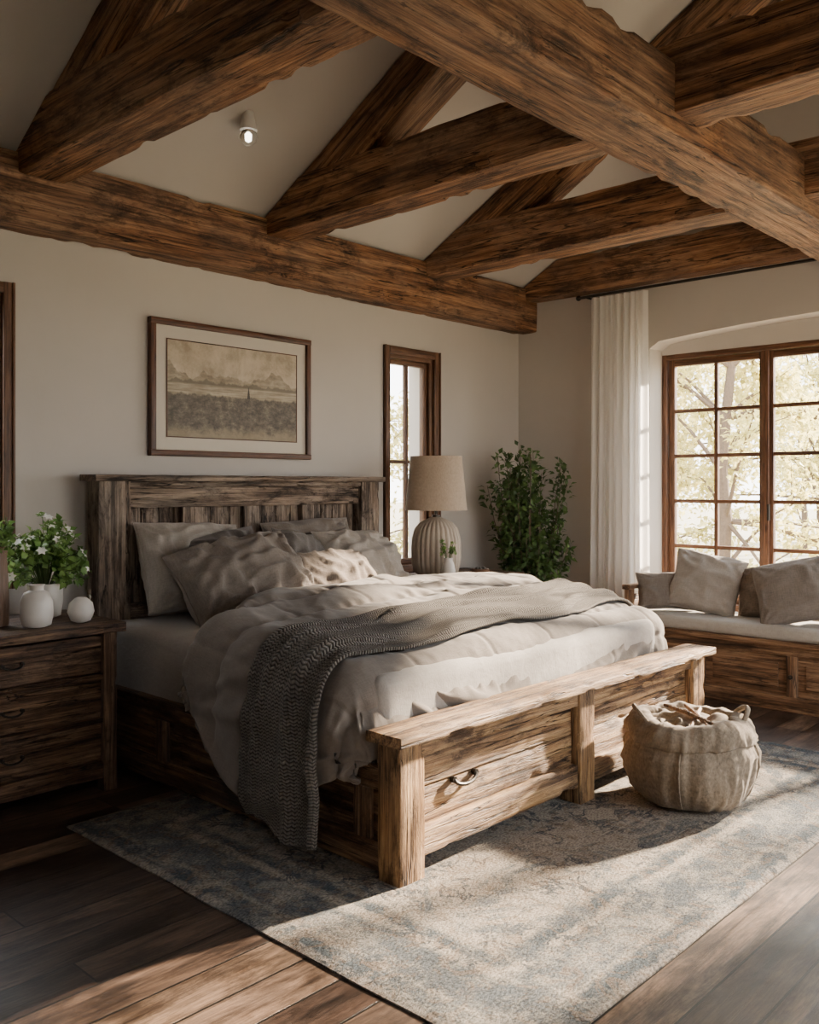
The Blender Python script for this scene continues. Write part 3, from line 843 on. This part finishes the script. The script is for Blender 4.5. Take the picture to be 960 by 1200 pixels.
pillow('bed_pillow.005', .48, .44, .19, (3.58, 4.20, MZ+.24), (60, 14, 8), M_pC, wr=1.5)
pillow('lumbar_pillow', .74, .33, .20, (3.56, 3.98, MZ+.195), (50, 0, 3), M_pD, wr=1.3)

# ------------------------------------------------------------------ nightstands
def nightstand(name, x0, x1, y0, y1, H):
    g = G(name, ((x0+x1)/2, (y0+y1)/2, 0))
    k = dict(r=.006, amp=.004, chip=.016, seg=.035)
    B = lambda n, *a, **kk: box(n, *a, M_dark, g, **{**k, **kk})
    B('top', x0-.03, x1+.03, y0-.03, y1, H-.045, H, chip=.02)
    for n, a in (('post_l', x0), ('post_r', x1-.07)):
        B(n+'_front', a, a+.07, y0, y0+.07, 0, H-.045, grain='z'); B(n+'_back', a, a+.07, y1-.07, y1, 0, H-.045, grain='z')
    for n, a in (('side_l', x0+.01), ('side_r', x1-.04)):
        B(n, a, a+.03, y0+.07, y1-.07, .09, H-.045, grain='y')
    B('back', x0+.07, x1-.07, y1-.03, y1-.01, .09, H-.045); B('plinth', x0+.07, x1-.07, y0+.01, y0+.05, .06, .13)
    hh = (H-.045-.13-.0)/3
    for i in range(3):
        z = .13+hh*i
        B('drawer_%d' % i, x0+.075, x1-.075, y0+.018, y0+.05, z+.016, z+hh-.016)
        B('rail_%d' % i, x0+.07, x1-.07, y0+.006, y0+.06, z-.012, z+.012)
        pull(g, (x0+x1)/2-.05, y0+.018, z+hh*.52, .8)
    return g
NH = .80
nightstand('nightstand', 1.34, 2.24, 4.02, 4.62, NH)
nightstand('nightstand.001', 4.76, 5.60, 4.10, 4.66, NH)

lx, ly = 4.975, 4.39
LZ = NH+.003
g = G('table_lamp', (lx, ly, LZ))
Mx = Matrix.Translation((lx, ly, LZ))
rib = lambda r, z, a: (r*(1+.06*abs(sin(a*14))*(1 if .02 < z < .40 else 0)), z)
lathe('ribbed_base', [(.11, 0), (.13, .005), (.155, .03), (.17, .10), (.172, .2), (.168, .27), (.15, .34), (.115, .385), (.07, .41), (.045, .42), (.035, .425)], M_rib, g, Mx, 240, rib)
lathe('neck', [(.03, .42), (.03, .44), (.012, .445), (.012, .56), (.02, .565)], M_metal, g, Mx, 24)
lathe('shade', [(.225, .475), (.188, .865), (.184, .865), (.221, .475)], M_shade, g, Mx, 64, close=False, angle=30)
bm = bmesh.new()
for k in range(3):
    a = 2*pi*k/3; tube(bm, [V((0, 0, .83)), V((.187*cos(a), .187*sin(a), .85))], .003, 6)
tube(bm, [V((0, 0, .55)), V((0, 0, .85))], .004, 6)
from_bm('shade_spider', bm, M_metal, g, Mx)
g = G('bud_vase', (4.82, 4.14, NH)); Mx = Matrix.Translation((4.82, 4.14, NH+.002))
lathe('vessel', [(.03, .001), (.045, .01), (.05, .06), (.04, .11), (.03, .13), (.033, .15), (.029, .15), (.026, .13), (.035, .1)], M_cer, g, Mx, 32, close=False)
bm = bmesh.new()
for k in range(14):
    a = random.random()*6.3; tip = V((.045*cos(a), .045*sin(a), random.uniform(.18, .26)))
    tube(bm, [V((0, 0, .08)), tip*.6+V((0, 0, .06)), tip], .0018, 5, 0)
    for q in range(5): leaf(bm, tip, rnd_dir(.2), .03, .02, 1)
from_bm('sprigs', bm, [M_stem, M_leafl], g, Mx)
g = G('trinket_bowl', (5.20, 4.16, NH)); Mx = Matrix.Translation((5.20, 4.16, NH+.002))
lathe('bowl', [(.03, .001), (.05, .008), (.065, .03), (.07, .05), (.066, .05), (.06, .03), (.04, .014), (.001, .012)], M_brownv, g, Mx, 32, close=False)
bm = bmesh.new(); 
for k in range(5): bmesh.ops.create_icosphere(bm, subdivisions=2, radius=.018, matrix=Matrix.Translation((.028*cos(k*1.26), .028*sin(k*1.26), .045)))
from_bm('beads', bm, M_pot, g, Mx)

g = G('ribbed_tall_vase', (1.775, 4.28, NH)); Mx = Matrix.Translation((1.775, 4.28, NH+.002))
lathe('vessel', [(.03, 0), (.05, .005), (.052, .1), (.047, .22), (.042, .33), (.05, .37), (.046, .37), (.038, .33), (.04, .2)], M_brownv, g, Mx, 120, lambda r, z, a: (r*(1+.05*abs(sin(a*12))), z), False)
bm = bmesh.new()
for k in range(22):
    a = random.random()*6.3; tip = V((.045*cos(a), .045*sin(a), random.uniform(.40, .52)))
    tube(bm, [V((0, 0, .2)), V((tip.x*.3, tip.y*.3, .36)), tip], .002, 5, 0)
    for q in range(9): leaf(bm, tip*.9+rnd_dir()*.02, rnd_dir(.2), .04, .03, 1)
from_bm('foliage', bm, [M_stem, M_leafl], g, Mx)
def cjar(name, x, y, s=1.):
    g = G(name, (x, y, NH)); Mx = Matrix.Translation((x, y, NH+.002))
    lathe('jar', [(p*s, q*s) for p, q in [(.035, .001), (.058, .01), (.066, .05), (.064, .11), (.05, .145), (.028, .155), (.028, .17), (.034, .178), (.028, .178), (.022, .15), (.04, .1)]], M_cer, g, Mx, 40, close=False)
cjar('ceramic_jar', 1.89, 4.12, 1.1)
g = G('flowering_plant', (2.06, 4.40, NH)); Mx = Matrix.Translation((2.06, 4.40, NH+.002))
lathe('pot', [(.05, .001), (.075, .01), (.085, .08), (.085, .17), (.078, .17), (.075, .1), (.001, .1)], M_cer, g, Mx, 40, close=False)
bm = bmesh.new()
for k in range(90):
    d = rnd_dir(.5); d.z = abs(d.z)
    tip = V((d.x*.21, d.y*.17, .17+d.z*.34*random.uniform(.6, 1)))
    mid = V((tip.x*.35, tip.y*.35, .1+tip.z*.5))
    tube(bm, [V((0, 0, .1)), mid, tip], .002, 5, 0)
    for q in range(12):
        p = mid.lerp(tip, random.uniform(.2, 1.05)); leaf(bm, p, rnd_dir(.15), random.uniform(.03, .055), .034, 1)
    if k % 5 < 2:
        c = tip+V((0, 0, .012)); up = (d+V((0, -.4, .2))).normalized(); o1 = up.orthogonal().normalized(); o2 = up.cross(o1)
        for q in range(6):
            a = q*pi/3; dd_ = o1*cos(a)+o2*sin(a)+up*.3; leaf(bm, c, dd_, .028, .022, 2, up)
from_bm('foliage', bm, [M_stem, M_leafl, M_petal], g, Mx)
g = G('round_bud_vase', (2.10, 4.11, NH)); Mx = Matrix.Translation((2.10, 4.11, NH+.002))
lathe('vessel', [(.02, .001), (.045, .01), (.062, .052), (.054, .092), (.03, .115), (.018, .12), (.014, .115), (.02, .10)], M_cer, g, Mx, 40, close=False)
g = G('glass_bottle', (2.20, 4.22, NH)); Mx = Matrix.Translation((2.20, 4.22, NH+.002))
lathe('bottle', [(.018, .001), (.022, .004), (.022, .07), (.01, .09), (.009, .12), (.012, .122)], M_clear, g, Mx, 24)
lathe('cork', [(.008, .118), (.009, .14)], M_bark, g, Mx, 16)
g = G('candle_jar', (2.23, 4.34, NH)); Mx = Matrix.Translation((2.23, 4.34, NH+.002))
lathe('jar', [(.024, .001), (.027, .004), (.027, .09), (.024, .09), (.022, .07), (.001, .07)], M_rib, g, Mx, 24, close=False)
lathe('wick', [(.0015, .07), (.001, .082)], M_soil, g, Mx, 8)

# ------------------------------------------------------------------ framed picture
px0, px1, pz0, pz1 = 2.836, 4.055, 1.63, 2.44
g = G('framed_landscape_picture', ((px0+px1)/2, WY-.02, (pz0+pz1)/2))
fw = .036
box('frame_top', px0, px1, WY-.045, WY-.002, pz1-fw, pz1, M_pic, g); box('frame_bottom', px0, px1, WY-.045, WY-.002, pz0, pz0+fw, M_pic, g)
box('frame_left', px0, px0+fw, WY-.045, WY-.002, pz0+fw, pz1-fw, M_pic, g); box('frame_right', px1-fw, px1, WY-.045, WY-.002, pz0+fw, pz1-fw, M_pic, g)
box('mat_board', px0+fw, px1-fw, WY-.022, WY-.004, pz0+fw, pz1-fw, M_mat, g, .001)
mw = .082
box('artwork', px0+fw+mw, px1-fw-mw, WY-.026, WY-.021, pz0+fw+mw, pz1-fw-mw, M_art, g, .001)
ft = .006
for n, q in (('fillet_t', (px0+fw+mw-ft, px1-fw-mw+ft, pz1-fw-mw, pz1-fw-mw+ft)), ('fillet_b', (px0+fw+mw-ft, px1-fw-mw+ft, pz0+fw+mw-ft, pz0+fw+mw)),
             ('fillet_l', (px0+fw+mw-ft, px0+fw+mw, pz0+fw+mw, pz1-fw-mw)), ('fillet_r', (px1-fw-mw, px1-fw-mw+ft, pz0+fw+mw, pz1-fw-mw))):
    box(n, q[0], q[1], WY-.029, WY-.021, q[2], q[3], M_pic, g, .001)

# ------------------------------------------------------------------ corner plant
cx_, cy_ = 5.97, 4.28
g = G('potted_ficus_bush', (cx_, cy_, 0)); Mx = Matrix.Translation((cx_, cy_, 0))
lathe('pot', [(.13, .001), (.15, .01), (.19, .30), (.20, .36), (.205, .38), (.185, .38), (.18, .34), (.001, .33)], M_pot, g, Mx, 48, close=False)
lathe('soil', [(.178, .335), (.1, .345), (.001, .35)], M_soil, g, Mx, 32, close=False)
bm = bmesh.new(); random.seed(11)
for k in range(40):
    a = random.random()*6.283; rr = random.uniform(.08, .35); ht = random.uniform(1.0, 1.80)-rr*.2
    pts = [V((.05*cos(a), .05*sin(a), .33))]
    for q in range(1, 9):
        t = q/8; pts.append(V((rr*cos(a)*t**.7+.02*nz(V((k, t*3, 0))), rr*sin(a)*t**.7+.02*nz(V((k, t*3, 9))), .33+(ht-.33)*t)))
    tube(bm, pts, [.007-.005*q/8 for q in range(9)], 6, 0)
    for q in range(110):
        t = random.uniform(.12, 1); i = min(7, int(t*8)); p = pts[i].lerp(pts[i+1], t*8-i)
        o = rnd_dir(.1); p2 = p+o*random.uniform(.01, .06)
        p2.x = max(-.40, min(.38, p2.x)); p2.y = max(-.40, min(.38, p2.y))
        leaf(bm, p2, (o+V((0, 0, .25))), random.uniform(.045, .075), random.uniform(.028, .04), 1)
from_bm('foliage', bm, [M_bark, M_leafd], g, Mx)

# ------------------------------------------------------------------ curtain
def curtain(name, y0, y1, seed):
    g = G(name, (WX-.14, (y0+y1)/2, 0))
    def f(s, t):
        z = .02+(2.955-.02)*t; c = (y0+y1)/2; wid = (1.0+.05*(1-t))
        y = c+(s-.5)*(y1-y0)*wid
        ph = s*7*2*pi+1.6*nz(V((s*4, t*1.0, seed)))
        x = WX-.135+.030*sin(ph)*(.6+.4*(1-t))+.010*sin(ph*2.3+t*2)
        return V((x, y+.012*cos(ph), z)), (s, t)
    grid_mesh('cloth', 260, 40, f, M_curt, g)
curtain('sheer_curtain', 3.42, 3.92, 1); curtain('sheer_curtain.001', -.24, .26, 5)
g = G('curtain_rod', (WX-.135, 2.0, 2.98)); bm = bmesh.new()
tube(bm, [V((WX-.135, -.3, 2.975)), V((WX-.135, 4.05, 2.975))], .011, 12)
for y in (-.3, 4.05): bmesh.ops.create_uvsphere(bm, u_segments=16, v_segments=10, radius=.022, matrix=Matrix.Translation((WX-.135, y, 2.975)))
for y in (-.27, 1.9, 3.99): tube(bm, [V((WX-.135, y, 2.975)), V((WX, y, 2.975))], .007, 8)
from_bm('rod', bm, M_metal, g)

# ------------------------------------------------------------------ window seat
bx0, bx1, by0, by1 = 5.93, WX-.005, .30, 3.40
g = G('window_seat_bench', ((bx0+bx1)/2, 2.1, 0))
k = dict(r=.006, amp=.002, chip=.006, seg=.08)
B = lambda n, *a, **kk: box(n, *a, M_bench, g, **{**k, **kk})
B('seat_board', bx0-.03, bx1, by0, by1, .42, .455)
B('rail_top', bx0, bx0+.04, by0, by1, .36, .42); B('rail_bottom', bx0, bx0+.04, by0, by1, 0, .10)
ys = [by0, .96, 1.58, 2.20, 2.82, by1]; NP = len(ys)-1
for i, y in enumerate(ys):
    w = .07; a = min(max(y-w/2, by0), by1-w); B('stile_%d' % i, bx0-.002, bx0+.04, a, a+w, .10, .36, grain='z')
for i in range(NP):
    B('panel_%d' % i, bx0+.02, bx0+.035, ys[i]+.03, ys[i+1]-.03, .10, .36, grain='y')
    a, b_ = ys[i]+.09, ys[i+1]-.09
    B('raised_panel_%d' % i, bx0+.008, bx0+.022, a, b_, .15, .31, grain='y')
    lathe('knob_%d' % i, [(.006, 0), (.006, .012), (.015, .018), (.014, .026), (.001, .03)], M_metal, g, Matrix.Translation((bx0-.002, ys[i+1]+(-.0 if i < NP-1 else -.035), .23)) @ Matrix.Rotation(-pi/2, 4, 'Y'), 20, close=False)
B('end_l', bx0+.04, bx1, by1-.03, by1, 0, .42, grain='x'); B('end_r', bx0+.04, bx1, by0, by0+.03, 0, .42, grain='x')
for n, a in (('l', by1-.05), ('r', by0)):
    B('arm_post_'+n, bx0, bx0+.06, a, a+.05, .455, .70, grain='z'); B('arm_back_'+n, bx1-.06, bx1, a, a+.05, .455, .74, grain='z')
    B('arm_rail_'+n, bx0-.02, bx1, a-.008, a+.058, .70, .735, grain='x'); B('arm_slat_'+n, bx0+.06, bx1-.06, a+.015, a+.035, .52, .66, grain='x')
sb = softbox('seat_cushion', bx0-.02, bx1-.01, by0+.06, by1-.06, .456, .545, .03, M_cush, g, .004, .06)
SZ = .55
wp = lambda n, w, h, t, x, y, z, rot, m: pillow(n, w, h, t, (x, y, z), rot, m, wr=1.2, N=36)
wp('seat_pillow', .42, .28, .16, 6.14, 3.18, SZ+.14, (74, 0, -52), M_pB)
wp('seat_pillow.001', .50, .46, .18, 6.22, 2.91, SZ+.21, (66, 10, -78), M_pA)
wp('seat_pillow.002', .42, .38, .15, 6.30, 2.50, SZ+.17, (72, -6, -88), M_pD)
wp('seat_pillow.003', .50, .46, .18, 6.14, 2.26, SZ+.21, (64, -12, -72), M_pB)
wp('seat_pillow.004', .46, .42, .16, 6.28, 1.92, SZ+.19, (70, 5, -92), M_pA)

# ------------------------------------------------------------------ canvas basket
qx, qy = 3.95, 1.925
g = G('canvas_basket', (qx, qy, RZ)); Mx = Matrix.Translation((qx, qy, RZ+.002))
def bfn(r, z, a):
    ca, sa = cos(a), sin(a)
    d = .016*nz(V((ca*1.6, sa*1.6, z*5)))+(.014*soft(V((ca*3+z*3, sa*3, z*8)), 4)+.010*soft(V((ca*7, sa*7+z*6, z*12)), 4))*(1 if r > .15 else 0)
    dz = (.030*nz(V((ca*1.5, sa*1.5, 8)))+.010*nz(V((ca*4, sa*4, 2))))*sstep((z-.15)/.2)
    return (max(.001, r+d-.010), z+dz) if r > .1 and z > .004 else (r, z)
prof = [(.001, 0), (.10, 0), (.19, .003), (.230, .018), (.262, .06), (.284, .12), (.295, .18), (.291, .24), (.272, .29), (.250, .325), (.243, .335),
        (.262, .300), (.276, .285), (.283, .292), (.280, .320), (.266, .35), (.244, .375), (.214, .388), (.180, .386), (.165, .365), (.19, .30), (.22, .2), (.20, .06), (.001, .05)]
lathe('sack', prof, M_sack, g, Mx, 160, bfn, False, 180)
bm = bmesh.new()
for k in range(4):
    a0 = k*pi/2+.3; pts = []
    for z, r in ((.02, .232), (.06, .266), (.12, .288), (.18, .299), (.24, .295), (.285, .278)):
        rr, zz = bfn(r, z, a0); pts.append(V((rr*cos(a0), rr*sin(a0), zz)))
    tube(bm, pts, .004, 6)
from_bm('seams', bm, M_sack, g, Mx)
bm = bmesh.new()
for a0 in (2.3, 5.4):
    pts = []
    for q in range(13):
        t = q/12; a = a0-.38+.76*t; pts.append(V(((.225+.03*sin(pi*t))*cos(a), (.225+.03*sin(pi*t))*sin(a), .36+.06*sin(pi*t))))
    tube(bm, pts, .012, 8)
from_bm('handles', bm, M_sack, g, Mx)
bm = bmesh.new(); random.seed(4)
for k in range(3):
    a = .3+k*.5; o = V((random.uniform(-.05, .05), random.uniform(-.05, .05), 0)); d = V((cos(a), sin(a), .05))
    tube(bm, [o-d*.15+V((0, 0, .37+k*.008)), o+V((0, 0, .385+k*.008)), o+d*.14+V((0, 0, .385+k*.008))], [.009, .011, .008], 8)
from_bm('wooden_sticks', bm, M_bench, g, Mx)
def ff(s, t):
    a = s*2*pi; r = .185*t
    return V((qx+r*cos(a), qy+r*sin(a), RZ+.365+.04*nz(V((r*cos(a)*12, r*sin(a)*12, 3)))+.03*soft(V((r*cos(a)*9, r*sin(a)*9, 1)), 5)-.03*t)), (s, t)
grid_mesh('folded_blanket', 60, 16, ff, M_sack, g)

# ------------------------------------------------------------------ outside
poly('lawn', [(-60, -60), (80, -60), (80, 80), (-60, 80)], 'z', -.6, -.5, M_grass)
def tree_mesh(seed, H=6.5, leaves=5200, spread=2.3):
    random.seed(seed); bm = bmesh.new()
    trunk = [V((.12*nz(V((seed, k*.5, 0))), .12*nz(V((seed, 9, k*.5))), H*.85*k/8)) for k in range(9)]
    tube(bm, trunk, [.11-.010*k for k in range(9)], 8, 0)
    segs = []
    for k in range(30):
        i = random.randint(1, 7); p = trunk[i]; d = rnd_dir(.5); L = spread*random.uniform(.5, 1)*(1.1-i*.07)
        pts = [p, p+d*L*.4+V((0, 0, .1)), p+d*L*.75+V((0, 0, .1)), p+d*L]
        tube(bm, pts, [.035, .02, .013, .006], 6, 0)
        for q in range(3):
            s0 = pts[1].lerp(pts[3], random.random()); d2 = (d+rnd_dir()*.8).normalized(); e0 = s0+d2*L*.45
            tube(bm, [s0, s0.lerp(e0, .5)+V((0, 0, .04)), e0], [.010, .007, .003], 5, 0); segs.append((s0, e0))
        segs.append((pts[1], pts[3]))
    for k in range(leaves):
        a, b_ = random.choice(segs); p = a.lerp(b_, random.random()**.8)+rnd_dir()*random.uniform(.02, .35)
        leaf(bm, p, rnd_dir(), random.uniform(.08, .15), random.uniform(.05, .09), 1)
    me = bpy.data.meshes.new('tree_mesh'); bm.to_mesh(me); bm.free()
    me.materials.append(M_bark); me.materials.append(M_tree); return me
tms = [tree_mesh(1, 6.5, 7500), tree_mesh(2, 5.5, 7000, 2.0), tree_mesh(3, 7.0, 8000, 2.6)]
spots = [(12.6, 5.6), (14.5, 8.0), (13.5, 10.5), (17.5, 5.2), (18, 9.5), (20, 6.8), (11.0, 8.6), (21, 12.5),
         (8.5, 10.5), (6.2, 12.0), (10.5, 13.5), (7.5, 15.5), (3.0, 11.5), (0.0, 12.5), (-3, 10.5), (27, 6), (28, 10), (33, 5), (27, 15), (36, 11), (38, 0), (40, 5)]
random.seed(5)
for i, (x, y) in enumerate(spots):
    ob = bpy.data.objects.new('tree' if i == 0 else 'tree.%03d' % i, tms[i % 3]); COL.objects.link(ob)
    s = random.uniform(.9, 1.15)
    ob.matrix_world = Matrix.Translation((x, y, -.50)) @ Matrix.Rotation(random.random()*6, 4, 'Z') @ Matrix.Scale(s, 4)

# ------------------------------------------------------------------ light
w = bpy.data.worlds.new('sky'); S.world = w; w.use_nodes = True
nt = w.node_tree; bg = nt.nodes['Background']
tcw = nd(nt, 'ShaderNodeTexCoord').outputs['Generated']
spz = nd(nt, 'ShaderNodeSeparateXYZ', {0: tcw}).outputs[2]
rc = ramp(nt, spz, [(0., (1.0, .97, .93)), (.5, (.90, .94, 1.0))])
nt.links.new(rc, bg.inputs[0]); bg.inputs[1].default_value = 9.5
sl = bpy.data.lights.new('sun', 'SUN'); sl.energy = 60; sl.angle = radians(2.5); sl.color = (1, .81, .61)
so = bpy.data.objects.new('sun', sl); COL.objects.link(so)
d = V((-1, .22, -.42)); so.rotation_euler = d.to_track_quat('-Z', 'Y').to_euler(); so.location = (12, -2, 6)

# ------------------------------------------------------------------ camera
cd = bpy.data.cameras.new('camera'); cam = bpy.data.objects.new('camera', cd); COL.objects.link(cam)
cd.sensor_fit = 'HORIZONTAL'; cd.sensor_width = 36; cd.lens = 1068/960*36; cd.shift_y = -30/960; cd.clip_start = .05; cd.clip_end = 300
cam.location = (0, 0, 1.45); cam.rotation_euler = (pi/2, 0, -radians(46.9))
S.camera = cam
